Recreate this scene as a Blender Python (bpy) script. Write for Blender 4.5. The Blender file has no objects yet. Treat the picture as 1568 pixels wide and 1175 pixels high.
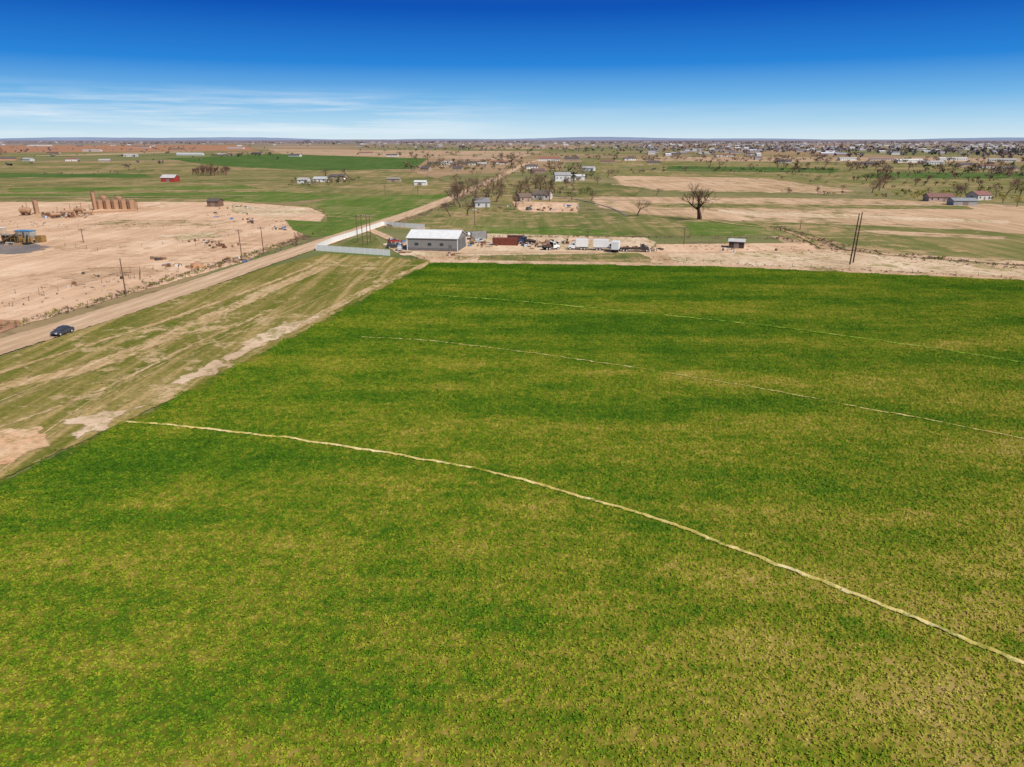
import bpy, math, random
import numpy as np
from mathutils import Vector, Matrix
random.seed(7); np.random.seed(7)
H=36.0; F=1088.0; TH=math.radians(19.0); S=math.sin(TH); C=math.cos(TH)
scene=bpy.context.scene
scene.view_settings.view_transform='Standard'
scene.view_settings.look='None'
scene.view_settings.exposure=0
def G(u,v):
    # survey: site point -> metres on the ground plane (drone stands above the origin)
    a=(u-784)/F; b=(v-587.5)/F; k=H/(S+b*C)
    return (a*k,(C-b*S)*k)
def M(v,n):
    b=(v-587.5)/F
    return n/F*H/(S+b*C)
# ---------------------------------------------------------------- nodes
class NT:
    def __init__(s,nt): s.t=nt; s.n=nt.nodes; s.l=nt.links
    def add(s,typ,ins=None,**kw):
        n=s.n.new(typ)
        for k,v in kw.items(): setattr(n,k,v)
        for k,v in (ins or {}).items(): s.put(n.inputs[k],v)
        return n
    def put(s,sock,v):
        if isinstance(v,bpy.types.NodeSocket): s.l.new(v,sock)
        else: sock.default_value=v
    def math(s,op,a,b=0.0,c=None,clamp=False):
        n=s.n.new('ShaderNodeMath'); n.operation=op; n.use_clamp=clamp
        s.put(n.inputs[0],a); s.put(n.inputs[1],b)
        if c is not None: s.put(n.inputs[2],c)
        return n.outputs[0]
    def mix(s,f,a,b,bt='MIX'):
        n=s.n.new('ShaderNodeMix'); n.data_type='RGBA'; n.blend_type=bt
        s.put(n.inputs[0],f)
        for i,x in ((6,a),(7,b)):
            if isinstance(x,tuple) and len(x)==3: x=(*x,1)
            s.put(n.inputs[i],x)
        return n.outputs[2]
    def noise(s,vec,scale,detail=4,rough=.6):
        n=s.n.new('ShaderNodeTexNoise'); s.put(n.inputs['Vector'],vec)
        n.inputs['Scale'].default_value=scale; n.inputs['Detail'].default_value=detail; n.inputs['Roughness'].default_value=rough
        return n.outputs['Fac']
    def rng(s,v,a,b,c=0.,d=1.,smooth=False):
        n=s.n.new('ShaderNodeMapRange'); n.clamp=True
        if smooth: n.interpolation_type='SMOOTHSTEP'
        s.put(n.inputs[0],v)
        for i,x in enumerate((a,b,c,d)): n.inputs[i+1].default_value=x
        return n.outputs[0]
    def ramp(s,v,pts):
        n=s.n.new('ShaderNodeValToRGB'); s.put(n.inputs[0],v); e=n.color_ramp.elements
        while len(e)<len(pts): e.new(.5)
        for i,(p,c) in enumerate(pts): e[i].position=p; e[i].color=(*c,1)
        return n.outputs[0]
    def mapping(s,vec,rot=0,scale=(1,1,1),loc=(0,0,0)):
        n=s.n.new('ShaderNodeMapping'); s.put(n.inputs[0],vec)
        n.inputs['Rotation'].default_value=(0,0,rot); n.inputs['Scale'].default_value=scale; n.inputs['Location'].default_value=loc
        return n.outputs[0]
def newmat(name,rough=.95,spec=.08):
    m=bpy.data.materials.new(name); m.use_nodes=True
    t=NT(m.node_tree); b=m.node_tree.nodes['Principled BSDF']
    b.inputs['Roughness'].default_value=rough; b.inputs['Specular IOR Level'].default_value=spec
    return m,t,b
_pc={}
def paint(name,col,rough=.7,var=.25,scale=1.5,spec=.3,metal=0):
    if name in _pc: return _pc[name]
    m,t,b=newmat(name,rough,spec)
    p=t.add('ShaderNodeTexCoord').outputs['Object']
    n=t.noise(p,scale,5,.65)
    f=t.rng(n,.3,.7,1-var,1+var*.5)
    c=t.add('ShaderNodeVectorMath',operation='SCALE',ins={0:col,3:f}).outputs[0]
    t.put(b.inputs['Base Color'],c); b.inputs['Metallic'].default_value=metal
    _pc[name]=m; return m
def gmat(name,c1,c2,c3,scale=.03,spk=None,spk_t=.58,es=.25,ang=.11,streak=.35,fine=.25,spks=.25,tracks=False,stw=.22):
    m,t,b=newmat(name)
    pos=t.add('ShaderNodeNewGeometry').outputs['Position']
    off=sum(map(ord,name))%97
    n1=t.noise(t.mapping(pos,loc=(off,13,0)),scale,8,.68)
    st=t.noise(t.mapping(pos,rot=ang,scale=(1,.05,1)),stw,6,.65)
    f=t.math('ADD',t.math('MULTIPLY',n1,1-streak),t.math('MULTIPLY',st,streak))
    c=t.ramp(t.rng(f,.38,.62),[(0,c1),(.5,c2),(1,c3)])
    if spk:
        s=t.noise(pos,spks,6,.75)
        big=t.noise(pos,spks*.13,3,.6)
        s=t.math('ADD',s,t.math('MULTIPLY',t.math('SUBTRACT',big,.5),.55))
        c=t.mix(t.rng(s,spk_t-.04,spk_t+.07),c,spk)
    fn=t.noise(pos,1.3,5,.75)
    c=t.mix(1.,c,t.ramp(fn,[(.3,(1-fine,)*3),(.7,(1+fine,)*3)]),'MULTIPLY')
    if tracks:
        at=t.add('ShaderNodeAttribute',attribute_name='tt').outputs['Fac']
        w=t.math('ABSOLUTE',t.math('SUBTRACT',t.math('ABSOLUTE',at),.32))
        c=t.mix(t.rng(w,.04,.2,.0,.35),c,(c1[0]*.72,c1[1]*.72,c1[2]*.72))
    t.put(b.inputs['Base Color'],c)
    e=t.add('ShaderNodeAttribute',attribute_name='ee').outputs['Fac']
    en=t.noise(pos,es,7,.75)
    en2=t.noise(t.mapping(pos,rot=ang,scale=(1,.1,1)),es*2,5,.7)
    en=t.math('ADD',t.math('MULTIPLY',en,.6),t.math('MULTIPLY',en2,.4))
    en=t.rng(en,.3,.7,.02,1.)
    a=t.math('MULTIPLY',t.math('SUBTRACT',t.math('MULTIPLY',e,1.25),en),6.,clamp=True)
    t.put(b.inputs['Alpha'],a)
    return m
# ---------------------------------------------------------------- mesh helpers
def mkobj(name,verts,faces,mats,midx=None,parent=None,smooth=False,loc=None,rotz=0):
    me=bpy.data.meshes.new(name); me.from_pydata([tuple(v) for v in verts],[],faces)
    for m in (mats if isinstance(mats,(list,tuple)) else [mats]): me.materials.append(m)
    if midx is not None: me.polygons.foreach_set('material_index',midx)
    if smooth: me.polygons.foreach_set('use_smooth',[True]*len(me.polygons))
    me.update()
    o=bpy.data.objects.new(name,me); scene.collection.objects.link(o)
    if parent: o.parent=parent
    if loc is not None: o.location=loc
    o.rotation_euler=(0,0,rotz)
    return o
class MB:
    def __init__(s): s.v=[];s.f=[];s.m=[]
    def addf(s,vs,fs,m=0):
        o=len(s.v); s.v+= [tuple(x) for x in vs]
        for f in fs: s.f.append(tuple(i+o for i in f)); s.m.append(m)
    def box(s,c,d,m=0,rz=0,taper=1.):
        x,y,z=[k/2 for k in d]; vs=[]
        for sz in (-1,1):
            tp=taper if sz>0 else 1
            for sx,sy in ((-1,-1),(1,-1),(1,1),(-1,1)):
                px,py=sx*x*tp,sy*y*tp
                vs.append((c[0]+px*math.cos(rz)-py*math.sin(rz),c[1]+px*math.sin(rz)+py*math.cos(rz),c[2]+sz*z))
        s.addf(vs,[(3,2,1,0),(4,5,6,7),(0,1,5,4),(1,2,6,5),(2,3,7,6),(3,0,4,7)],m)
    def tube(s,a,b,ra,rb=None,n=8,m=0,caps=True):
        rb=ra if rb is None else rb
        a=Vector(a);b=Vector(b);d=(b-a).normalized()
        x=d.orthogonal().normalized(); y=d.cross(x)
        vs=[]
        for p,r in ((a,ra),(b,rb)):
            for i in range(n):
                t=2*math.pi*i/n; vs.append(p+x*math.cos(t)*r+y*math.sin(t)*r)
        fs=[(i,(i+1)%n,n+(i+1)%n,n+i) for i in range(n)]
        if caps: fs+=[tuple(range(n-1,-1,-1)),tuple(range(n,2*n))]
        s.addf(vs,fs,m)
    def obj(s,name,mats,**k): return mkobj(name,s.v,s.f,mats,s.m,**k)
_layer=[0]
def nextz():
    _layer[0]+=1; return _layer[0]*.003
def resample(P,step,closed):
    P=[np.array(p,float) for p in P]; out=[]
    n=len(P); rng=range(n if closed else n-1)
    for i in rng:
        a=P[i];b=P[(i+1)%n]; k=max(1,int(np.linalg.norm(b-a)/step))
        for j in range(k): out.append(a+(b-a)*j/k)
    if not closed: out.append(P[-1])
    return np.array(out)
def set_attr(me,name,vals):
    a=me.attributes.new(name,'FLOAT','POINT'); a.data.foreach_set('value',np.asarray(vals,np.float32))
def smooth_path(P,it=2):
    P=[np.array(p,float) for p in P]
    for _ in range(it):
        Q=[P[0]]
        for a,b in zip(P[:-1],P[1:]): Q+=[a*.75+b*.25,a*.25+b*.75]
        Q.append(P[-1]); P=Q
    return P
def patch(name,uv,mat,soft=3.,jag=0.):
    P=[G(*p) for p in uv]
    per=sum(math.dist(P[i],P[(i+1)%len(P)]) for i in range(len(P)))
    O=resample(P,max(per/160,.4),True); c=O.mean(0); n=len(O)
    A=np.array(P)
    if jag:
        k=np.arange(n)/n*2*np.pi; ph=np.random.rand(6)*6
        f=1+jag*(np.sin(3*k+ph[0])*.5+np.sin(5*k+ph[1])*.5+np.sin(9*k+ph[2])*.4+np.sin(16*k+ph[3])*.3+np.sin(27*k+ph[4])*.2)
        O=c+(O-c)*f[:,None]; A=O.copy()
    B=np.roll(A,-1,0)
    verts=[];ee=[]
    Rs=[1,.99,.975,.95,.91,.85,.75,.6,.4,.2]
    for r in Rs:
        Q=c+(O-c)*r
        d=np.full(len(Q),1e9)
        for a,b in zip(A,B):
            ab=b-a; t=np.clip(((Q-a)@ab)/(ab@ab+1e-9),0,1)
            d=np.minimum(d,np.linalg.norm(Q-(a+t[:,None]*ab),axis=1))
        verts+=[(q[0],q[1],0) for q in Q]; ee+=list(np.minimum(d/soft,1) if r<1 else np.zeros(len(Q)))
    verts.append((c[0],c[1],0)); ee.append(1)
    fs=[]
    for k in range(len(Rs)-1):
        for i in range(n):
            j=(i+1)%n; fs.append((k*n+i,k*n+j,(k+1)*n+j,(k+1)*n+i))
    k=len(Rs)-1
    for i in range(n): fs.append((k*n+i,k*n+(i+1)%n,len(verts)-1))
    o=mkobj(name,verts,fs,mat,loc=(0,0,nextz()))
    set_attr(o.data,'ee',ee); set_attr(o.data,'tt',[0]*len(verts))
    if o.data.polygons[0].normal.z<0: o.data.flip_normals()
    return o
def ribbon(name,uv,w,mat,soft=.8,step=4.,jit=0.,prof=None,world=False):
    P=uv if world else [G(*p) for p in uv]
    O=resample(smooth_path(P),step,False); n=len(O)
    T=np.gradient(O,axis=0); T/=np.linalg.norm(T,axis=1)[:,None]; N=np.stack([-T[:,1],T[:,0]],1)
    if jit:
        O=O+N*(np.convolve(np.random.randn(n+6),np.ones(7)/7,'valid')[:n]*jit)[:,None]
    ts=[-1,-.85,-.6,-.3,0,.3,.6,.85,1]; prof=prof or (lambda t:0)
    verts=[];ee=[];tt=[]
    for i in range(n):
        ww=w(i/(n-1)) if callable(w) else w
        for t in ts:
            q=O[i]+N[i]*t*ww/2
            verts.append((q[0],q[1],prof(t)*(1+.25*math.sin(i*1.7)*math.sin(i*.53)))); ee.append(min(ww/2*(1-abs(t))/soft,1)); tt.append(t)
    m=len(ts); fs=[]
    for i in range(n-1):
        for j in range(m-1): fs.append((i*m+j,(i+1)*m+j,(i+1)*m+j+1,i*m+j+1))
    z=nextz(); o=mkobj(name,verts,fs,mat,loc=(0,0,z))
    if o.data.polygons[0].normal.z<0: o.data.flip_normals()
    set_attr(o.data,'ee',ee); set_attr(o.data,'tt',tt)
    return o,z
# ---------------------------------------------------------------- sun and sky
el=math.radians(47); az=math.atan2(.70,-.71)
sv=Vector((math.sin(az)*math.cos(el),math.cos(az)*math.cos(el),math.sin(el)))
sl=bpy.data.lights.new('sun','SUN'); sl.energy=4.75; sl.angle=math.radians(.5); sl.color=(1,.945,.85)
so=bpy.data.objects.new('sun',sl); scene.collection.objects.link(so); so.rotation_euler=sv.to_track_quat('Z','Y').to_euler(); so.location=(100,-50,200)
w=bpy.data.worlds.new('World'); scene.world=w; w.use_nodes=True
t=NT(w.node_tree); bg=w.node_tree.nodes['Background']; bg.inputs['Strength'].default_value=.1
gen=t.add('ShaderNodeTexCoord').outputs['Generated']
sky=t.add('ShaderNodeTexSky'); sky.sky_type='NISHITA'; sky.sun_disc=False; sky.sun_elevation=el; sky.sun_rotation=az; sky.altitude=1500; sky.air_density=1; sky.dust_density=.3
sep=t.add('ShaderNodeSeparateXYZ',ins={0:gen})
t.put(sky.inputs[0],t.mapping(gen,scale=(1,1,3.5)))
z=sep.outputs[2]
grad=t.ramp(z,[(0,(.66,.80,.88)),(.022,(.42,.67,.86)),(.05,(.17,.47,.81)),(.09,(.02,.235,.70)),(.155,(.001,.085,.48)),(.3,(.06,.14,.32)),(1,(.10,.14,.22))])
cv=t.mapping(gen,rot=.25,scale=(1.6,1.6,26))
cn=t.noise(cv,1.7,9,.62)
cn2=t.noise(t.mapping(gen,rot=-.3,scale=(3,3,70)),2.4,8,.68)
cl=t.math('ADD',t.math('MULTIPLY',cn,.6),t.math('MULTIPLY',cn2,.4))
mask=t.math('MULTIPLY',t.rng(z,.0,.012,0,1,True),t.rng(z,.03,.068,1,0,True))
mask=t.math('MULTIPLY',mask,t.rng(sep.outputs[0],-.25,.08,1,.14,True))
cf=t.math('MULTIPLY',t.rng(cl,.46,.66),mask)
grad=t.mix(t.math('MULTIPLY',cf,.85),grad,(.85,.91,.96))
g10=t.add('ShaderNodeVectorMath',operation='SCALE',ins={0:grad}); g10.inputs[3].default_value=10
t.put(bg.inputs['Color'],t.mix(.96,sky.outputs[0],g10.outputs[0]))
# ---------------------------------------------------------------- base ground
m,t,b=newmat('ground_soil_and_fields')
pos=t.add('ShaderNodeNewGeometry').outputs['Position']
vor=t.add('ShaderNodeTexVoronoi',distance='CHEBYCHEV',ins={'Vector':t.mapping(pos,rot=.11,scale=(1,.8,1)),'Scale':.0026,'Randomness':.75})
cell=t.add('ShaderNodeSeparateXYZ',ins={0:vor.outputs['Color']})
fc=t.ramp(cell.outputs[0],[(0,(.40,.24,.15)),(.17,(.30,.21,.11)),(.34,(.15,.17,.05)),(.5,(.50,.33,.21)),(.62,(.09,.15,.035)),(.76,(.40,.25,.15)),(.9,(.22,.19,.08))])
fc.node.color_ramp.interpolation='CONSTANT'
n=t.noise(t.mapping(pos,rot=.11,scale=(.5,1,1)),.01,8,.7)
nc=t.ramp(n,[(.38,(.14,.15,.05)),(.5,(.32,.23,.12)),(.62,(.48,.32,.20))])
c=t.mix(.42,fc,nc)
sp=t.noise(pos,.05,7,.75); c=t.mix(t.rng(sp,.53,.61,0,.7),c,(.15,.11,.06))
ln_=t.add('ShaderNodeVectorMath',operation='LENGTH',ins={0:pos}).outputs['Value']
c=t.mix(t.rng(ln_,2500,9000,0,.8),c,(.21,.18,.215))  # distant haze put into the ground colour, stronger with range
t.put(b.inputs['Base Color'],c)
R=[0,60,200,600,1500,4000,12000,45000]; n=48; vs=[(0,0,0)]; fs=[]
for r in R[1:]:
    for i in range(n): vs.append((r*math.cos(2*math.pi*i/n),r*math.sin(2*math.pi*i/n),0))
for i in range(n): fs.append((0,1+i,1+(i+1)%n))
for k in range(len(R)-2):
    for i in range(n): fs.append((1+k*n+i,1+(k+1)*n+i,1+(k+1)*n+(i+1)%n,1+k*n+(i+1)%n))
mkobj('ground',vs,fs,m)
# ---------------------------------------------------------------- ground materials
OL=gmat('pasture_olive',(.10,.12,.03),(.195,.175,.06),(.35,.25,.12),scale=.012,spk=(.42,.28,.15),spk_t=.56,es=.04,spks=.05)
GR=gmat('green_wheat',(.045,.10,.015),(.075,.135,.025),(.14,.17,.05),scale=.02,es=.05,streak=.5,spk=(.25,.2,.08),spk_t=.65,spks=.05)
GO=gmat('green_pasture',(.10,.125,.03),(.18,.175,.055),(.34,.245,.115),scale=.02,spk=(.42,.28,.15),spk_t=.55,es=.06,spks=.1,streak=.5)
VG=gmat('vivid_grass',(.07,.13,.016),(.12,.17,.03),(.22,.215,.075),scale=.02,es=.1,spk=(.32,.24,.11),spk_t=.58,spks=.12)
TA=gmat('tan_stubble',(.37,.25,.13),(.55,.36,.225),(.66,.46,.31),scale=.02,spk=(.22,.18,.07),spk_t=.56,es=.05,spks=.08,streak=.5,ang=.11+1.4)
TF=gmat('tan_far',(.42,.26,.17),(.50,.33,.22),(.32,.24,.13),scale=.006,es=.015,streak=.3,spk=(.2,.18,.07),spk_t=.57,spks=.03)
RB=gmat('red_brown_soil',(.30,.13,.07),(.38,.19,.11),(.44,.26,.16),scale=.05,es=.1)
PE=gmat('bare_dirt_pad',(.52,.32,.20),(.65,.425,.275),(.77,.55,.385),scale=.03,spk=(.44,.28,.16),spk_t=.57,es=.12,spks=.2,streak=.5,fine=.14,ang=-1.2)
PL=gmat('pale_dirt',(.52,.36,.23),(.64,.46,.31),(.75,.58,.42),scale=.06,spk=(.32,.26,.11),spk_t=.55,es=.25,spks=.35,fine=.15)
VE=gmat('verge_grass',(.11,.13,.014),(.215,.18,.045),(.43,.30,.13),scale=.035,spk=(.50,.35,.19),spk_t=.59,es=.3,spks=.2,streak=.66,ang=.11,stw=.35,fine=.35)
TR=gmat('dry_track',(.34,.23,.09),(.49,.33,.17),(.62,.45,.27),scale=.08,spk=(.19,.18,.035),spk_t=.55,es=.35,spks=.4,streak=.6,ang=.11,stw=.8,fine=.3)
OR=gmat('orange_dirt',(.50,.28,.14),(.62,.38,.22),(.70,.5,.33),scale=.2,es=.5,spk=(.36,.26,.10),spk_t=.57,spks=.6)
GY=gmat('grey_gravel',(.16,.14,.14),(.2,.17,.16),(.27,.22,.19),scale=.1,es=.2)
RD=gmat('road_dirt',(.50,.33,.20),(.60,.41,.265),(.68,.49,.34),scale=.06,es=.6,fine=.1,streak=.6,ang=.11,tracks=True,stw=.7)
PT=gmat('pad_track',(.42,.26,.15),(.50,.32,.2),(.58,.39,.25),scale=.1,es=.3,streak=.3)
# far patches
patch('field',[(-500,226),(380,222),(410,231),(-500,238)],RB,60)
patch('field',[(400,228),(840,232),(800,247),(660,243),(420,236)],TF,40)
patch('pasture',[(-600,250),(300,247),(640,262),(730,285),(700,301),(300,307),(-600,303)],OL,25)
patch('field',[(-500,263),(230,266),(250,273),(-500,271)],GR,15)
patch('field',[(-500,274),(150,272),(250,280),(-500,282)],OL,20)
patch('field',[(300,284),(560,288),(640,294),(280,297)],GO,12)
patch('field',[(250,243),(420,236),(660,243),(640,259),(480,262),(320,254)],GR,12)
patch('field',[(-600,302),(430,293),(560,299),(440,311),(-600,311)],VG,8)
patch('field',[(0,288),(380,283),(420,290),(0,296)],VG,12)
patch('pasture',[(720,285),(760,275),(1000,282),(980,305),(720,315)],OL,10)
patch('field',[(880,246),(1900,253),(2000,290),(1290,288),(900,268)],GO,25)
patch('field',[(1320,264),(2000,262),(2000,277),(1290,273)],GR,18)
patch('field',[(1020,254),(1300,258),(1290,266),(1000,262)],GR,18)
patch('field',[(1000,240),(1800,243),(1800,251),(900,247)],TF,40)
patch('field',[(915,268),(1180,272),(1330,290),(1330,300),(1000,294),(920,284)],TA,30)
patch('pasture',[(1330,283),(1950,288),(1950,320),(1380,308)],GO,14)
patch('field',[(890,300),(1350,304),(1900,330),(1900,388),(1250,348),(1000,334),(900,318)],TA,12)
patch('field',[(950,310),(1500,315),(1500,322),(1000,319)],GO,9)
patch('field',[(1080,320),(1560,338),(1560,345),(1120,330)],PL,7)
patch('field',[(1120,336),(1500,352),(1900,385),(1900,430),(1380,394),(1190,364)],GO,7)
patch('field',[(1280,348),(1560,362),(1560,370),(1300,360)],TA,9)
patch('pasture',[(590,350),(690,314),(860,322),(1060,332),(1200,362),(900,364),(700,362)],GO,5)
patch('field',[(1040,338),(1160,343),(1205,362),(1050,362)],VG,4)
patch('field',[(720,345),(900,350),(1000,362),(730,361)],VG,5)
patch('dirt_yard',[(775,308),(892,310),(895,327),(790,325)],PE,6)
patch('field',[(430,320),(520,300),(700,297),(650,322),(570,349),(450,343)],VG,6)
patch('pasture',[(-600,296),(300,304),(500,318),(520,350),(360,340),(-600,318)],OL,5)
patch('dirt_pad',[(-700,309),(360,309),(480,318),(505,328),(490,352),(380,403),(0,513),(-700,718)],PE,5)
patch('grass_strip',[(180,336),(380,338),(330,347),(110,346)],TA,6)
patch('grass_strip',[(430,336),(570,343),(520,360),(470,366),(440,352)],VG,4)
patch('dirt_strip',[(340,312),(470,318),(500,328),(420,336),(350,326)],PL,5)
patch('gravel_pad',[(-200,366),(55,368),(80,380),(40,390),(-200,394)],GY,3,.1)
patch('dirt_strip',[(-80,486),(35,490),(42,497),(10,510),(-80,530)],RB,1.6)
for pts in ([(80,382),(200,372),(330,352),(470,344)],[(90,388),(220,396),(340,388),(420,380)],[(-100,440),(80,420),(250,400),(380,398)],[(60,380),(120,352),(180,332)],[(-100,400),(60,392),(200,362),(300,330)]):
    for d in (0,2.6): ribbon('wheel_rut',[(u,v+d*(v-300)/60) for u,v in pts],1.1,PT,.9,jit=.5)
patch('dirt_strip',[(60,425),(200,405),(260,412),(120,440)],PT,5,.2); patch('dirt_strip',[(230,360),(340,352),(360,362),(260,372)],PL,5,.2)
patch('dirt_verge',[(590,378),(1200,378),(1900,420),(1900,450),(655,405)],TA,2.5)
patch('dirt_strip',[(1010,388),(1280,386),(1420,396),(1600,416),(1590,427),(1290,413),(1030,404)],PL,2.6)
patch('grass_strip',[(735,388),(980,387),(1000,396),(1000,404),(725,400)],GO,2.)
patch('dirt_yard',[(580,374),(720,357),(990,364),(1010,372),(1000,388),(700,394),(610,393)],PL,2.6)
patch('dirt_yard',[(1000,374),(1240,372),(1262,386),(1000,388)],PE,2.6)
patch('verge',[(-800,840),(-300,642),(0,545),(400,412),(500,388),(662,398),(662,404),(480,512),(0,745),(-800,1140)],VE,2.)
# ---------------------------------------------------------------- alfalfa crop
def crop_color(t,leaf=False):
    pos=t.add('ShaderNodeNewGeometry').outputs['Position']
    xyz=t.add('ShaderNodeSeparateXYZ',ins={0:pos})
    a=t.noise(t.mapping(pos,rot=.62,scale=(.3,1.6,1)),.045,6,.65)
    b2=t.noise(pos,.12,5,.7)
    c2=t.noise(pos,1.1,5,.72)
    near=t.rng(xyz.outputs[1],35,190,.055,-.05)
    left=t.rng(xyz.outputs[0],-70,-12,-.09,0,True)
    lim=t.math('MULTIPLY',t.rng(xyz.outputs[0],30,90,0,.04,True),t.rng(xyz.outputs[1],130,90,0.2,1,True))
    s=t.math('ADD',t.math('MULTIPLY',a,.78),t.math('MULTIPLY',b2,.44))
    s=t.math('ADD',s,t.math('MULTIPLY',c2,.60))
    s=t.math('ADD',s,t.math('ADD',near,t.math('ADD',left,lim)))
    s=t.math('SUBTRACT',s,.405)
    if leaf:
        r=t.add('ShaderNodeAttribute',attribute_name='rr').outputs['Fac']
        s=t.math('ADD',s,t.math('MULTIPLY',t.math('SUBTRACT',r,.5),.2))
        return t.ramp(s,[(.30,(.045,.13,.004)),(.43,(.09,.19,.006)),(.53,(.17,.25,.010)),(.63,(.29,.30,.022)),(.78,(.48,.39,.08))])
    return t.ramp(s,[(.30,(.03,.08,.004)),(.43,(.065,.12,.008)),(.53,(.15,.15,.014)),(.63,(.27,.205,.04)),(.78,(.40,.28,.11))])  # soil and green tones, darkened to carry the shade between tufts
m,t,b=newmat('alfalfa_ground'); t.put(b.inputs['Base Color'],crop_color(t))
e=t.add('ShaderNodeAttribute',attribute_name='ee').outputs['Fac']; pos=t.add('ShaderNodeNewGeometry').outputs['Position']
t.put(b.inputs['Alpha'],t.math('MULTIPLY',t.math('SUBTRACT',t.math('MULTIPLY',e,1.3),t.rng(t.noise(pos,.35,8,.75),.3,.7)),6.,clamp=True))
cropuv=[(655,402),(1100,408),(1568,429),(2000,452),(2000,1400),(-700,1400),(-700,1075),(0,732),(205,636),(350,562),(470,501)]
patch('alfalfa_field',cropuv,m,2.6)
ML,t,b=newmat('alfalfa_leaf',.8,.12); t.put(b.inputs['Base Color'],crop_color(t,True))
poly=np.array([G(*p) for p in cropuv])
def inside(p,poly):
    x,y=p; r=False; j=len(poly)-1
    for i in range(len(poly)):
        xi,yi=poly[i];xj,yj=poly[j]
        if (yi>y)!=(yj>y) and x<(xj-xi)*(y-yi)/(yj-yi)+xi: r=not r
        j=i
    return r
TS=3.0; NV=10
crop=bpy.data.objects.new('alfalfa_crop',None); scene.collection.objects.link(crop)
quads=[[] for _ in range(NV)]
for ix in range(-45,75):
    for iy in range(6,74):
        x,y=ix*TS,iy*TS
        if abs(x)>.86*y+22: continue
        if all(inside((x+dx,y+dy),poly) for dx in(-1.5,1.5) for dy in(-1.5,1.5)): quads[random.randrange(NV)].append((x,y))
for k in range(NV):
    vs=[];fs=[]
    for (x,y) in quads[k]:
        r=random.randrange(4); c4=[(-.1,-.1),(.1,-.1),(.1,.1),(-.1,.1)]; c4=c4[r:]+c4[:r]
        o=len(vs); vs+=[(x+a,y+bb,.12) for a,bb in c4]; fs.append((o,o+1,o+2,o+3))
    inst=mkobj('crop_rows',vs,fs,ML,parent=crop); inst.instance_type='FACES'; inst.show_instancer_for_render=False; inst.show_instancer_for_viewport=False
    lv=[];lf=[];rr=[]
    for gx in range(100):
        cx=-1.5+((gx%10)+.5+random.uniform(-.85,.85))*.3; cy=-1.5+((gx//10)+.5+random.uniform(-.85,.85))*.3
        rad=min(.30,.09+random.expovariate(13)); h=.07+rad*random.uniform(.35,.85); cr=random.random()
        for q in range(int(6+rad*48)):
            a=random.uniform(0,6.28); d=rad*math.sqrt(random.random())*random.uniform(.8,1.2)
            p=Vector((cx+d*math.cos(a),cy+d*math.sin(a),max(.02,h*(1-(d/rad)**2*.75)*random.uniform(.5,1.))))
            nrm=Vector((math.cos(a)*d/rad*1.1+random.uniform(-.5,.5),math.sin(a)*d/rad*1.1+random.uniform(-.5,.5),1)).normalized()
            s=random.uniform(.03,.075); X=nrm.orthogonal().normalized(); X.rotate(Matrix.Rotation(random.uniform(0,6),3,nrm)); Y=nrm.cross(X)
            o=len(lv); lv+=[p-X*s*1.3,p-Y*s,p+X*s*1.3,p+Y*s]; lf.append((o,o+1,o+2,o+3))
            rv=.6*cr+.4*random.random(); rr+=[rv]*4
    tile=mkobj('alfalfa_tufts',lv,lf,ML,parent=inst); set_attr(tile.data,'rr',rr)
# border dikes through the crop
DK=gmat('dike_dry_grass',(.46,.37,.08),(.62,.49,.18),(.74,.62,.33),scale=.4,es=.9,spk=(.20,.22,.02),spk_t=.58,spks=.7,streak=.1)
DG=gmat('dike_green',(.14,.25,.02),(.21,.31,.03),(.36,.37,.08),scale=.3,es=.6,spk=(.08,.17,.01),spk_t=.52,spks=.6,streak=.1)
pr=lambda h:(lambda q:-.03+h*(1-q*q))
ribbon('irrigation_dike',[(195,648),(290,656),(400,668),(560,690),(720,718),(850,750),(1000,795),(1200,870),(1400,950),(1568,1020),(1800,1120)],.74,DK,.3,step=.5,jit=.3,prof=pr(.23))
ribbon('irrigation_dike',[(555,518),(620,521),(700,528),(850,547),(1000,570),(1200,604),(1400,642),(1568,675),(1800,722)],.8,DK,.66,step=.9,jit=.35,prof=pr(.2))
ribbon('irrigation_dike',[(640,452),(800,463),(1000,482),(1200,503),(1400,531),(1568,558),(1800,600)],1.2,DG,.6,step=1.5,jit=.5,prof=pr(.21))
# ---------------------------------------------------------------- tracks, roads
ribbon('dirt_track',[(-300,700),(-100,628),(0,592),(120,570),(200,540),(280,508),(400,450),(465,423),(515,402)],7.5,TR,3.4,jit=.6)
ribbon('dirt_track',[(-300,665),(0,572),(180,516),(330,465),(440,424),(490,402)],4.2,TR,2.8,jit=.5)
ribbon('dirt_track',[(-200,735),(0,655),(110,618),(180,588),(270,540),(400,482)],3.4,TR,2.6,jit=.5)
for dx in (0,13): ribbon('wheel_rut',[(-120+dx,800),(20+dx,700),(90+dx,650),(160+dx,602),(300+dx,535),(480+dx,455),(620+dx,403)],.7,TR,.5,jit=.3)
for dx in (0,16): ribbon('wheel_rut',[(-60+dx,640),(40+dx,600),(140+dx,562),(260+dx,512),(430+dx,436),(500+dx,403)],.6,PL,.5,jit=.2)
ribbon('dry_edge',[(658,402),(600,428),(520,468),(455,502),(400,528),(345,552)],4.6,TR,2.2,jit=1.2)
patch('dry_patch',[(320,556),(380,518),(430,495),(500,477),(468,504),(404,534),(360,553)],PL,2.2,.22)
patch('dry_patch',[(248,592),(300,562),(345,547),(368,556),(322,581),(285,594)],PL,2.0,.25)
patch('dry_patch',[(88,646),(150,626),(236,616),(195,646),(150,670),(94,680)],PL,2.4,.28)
patch('dry_patch',[(-120,660),(0,652),(90,660),(72,686),(20,716),(-100,775)],OR,1.8,.16)
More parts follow.
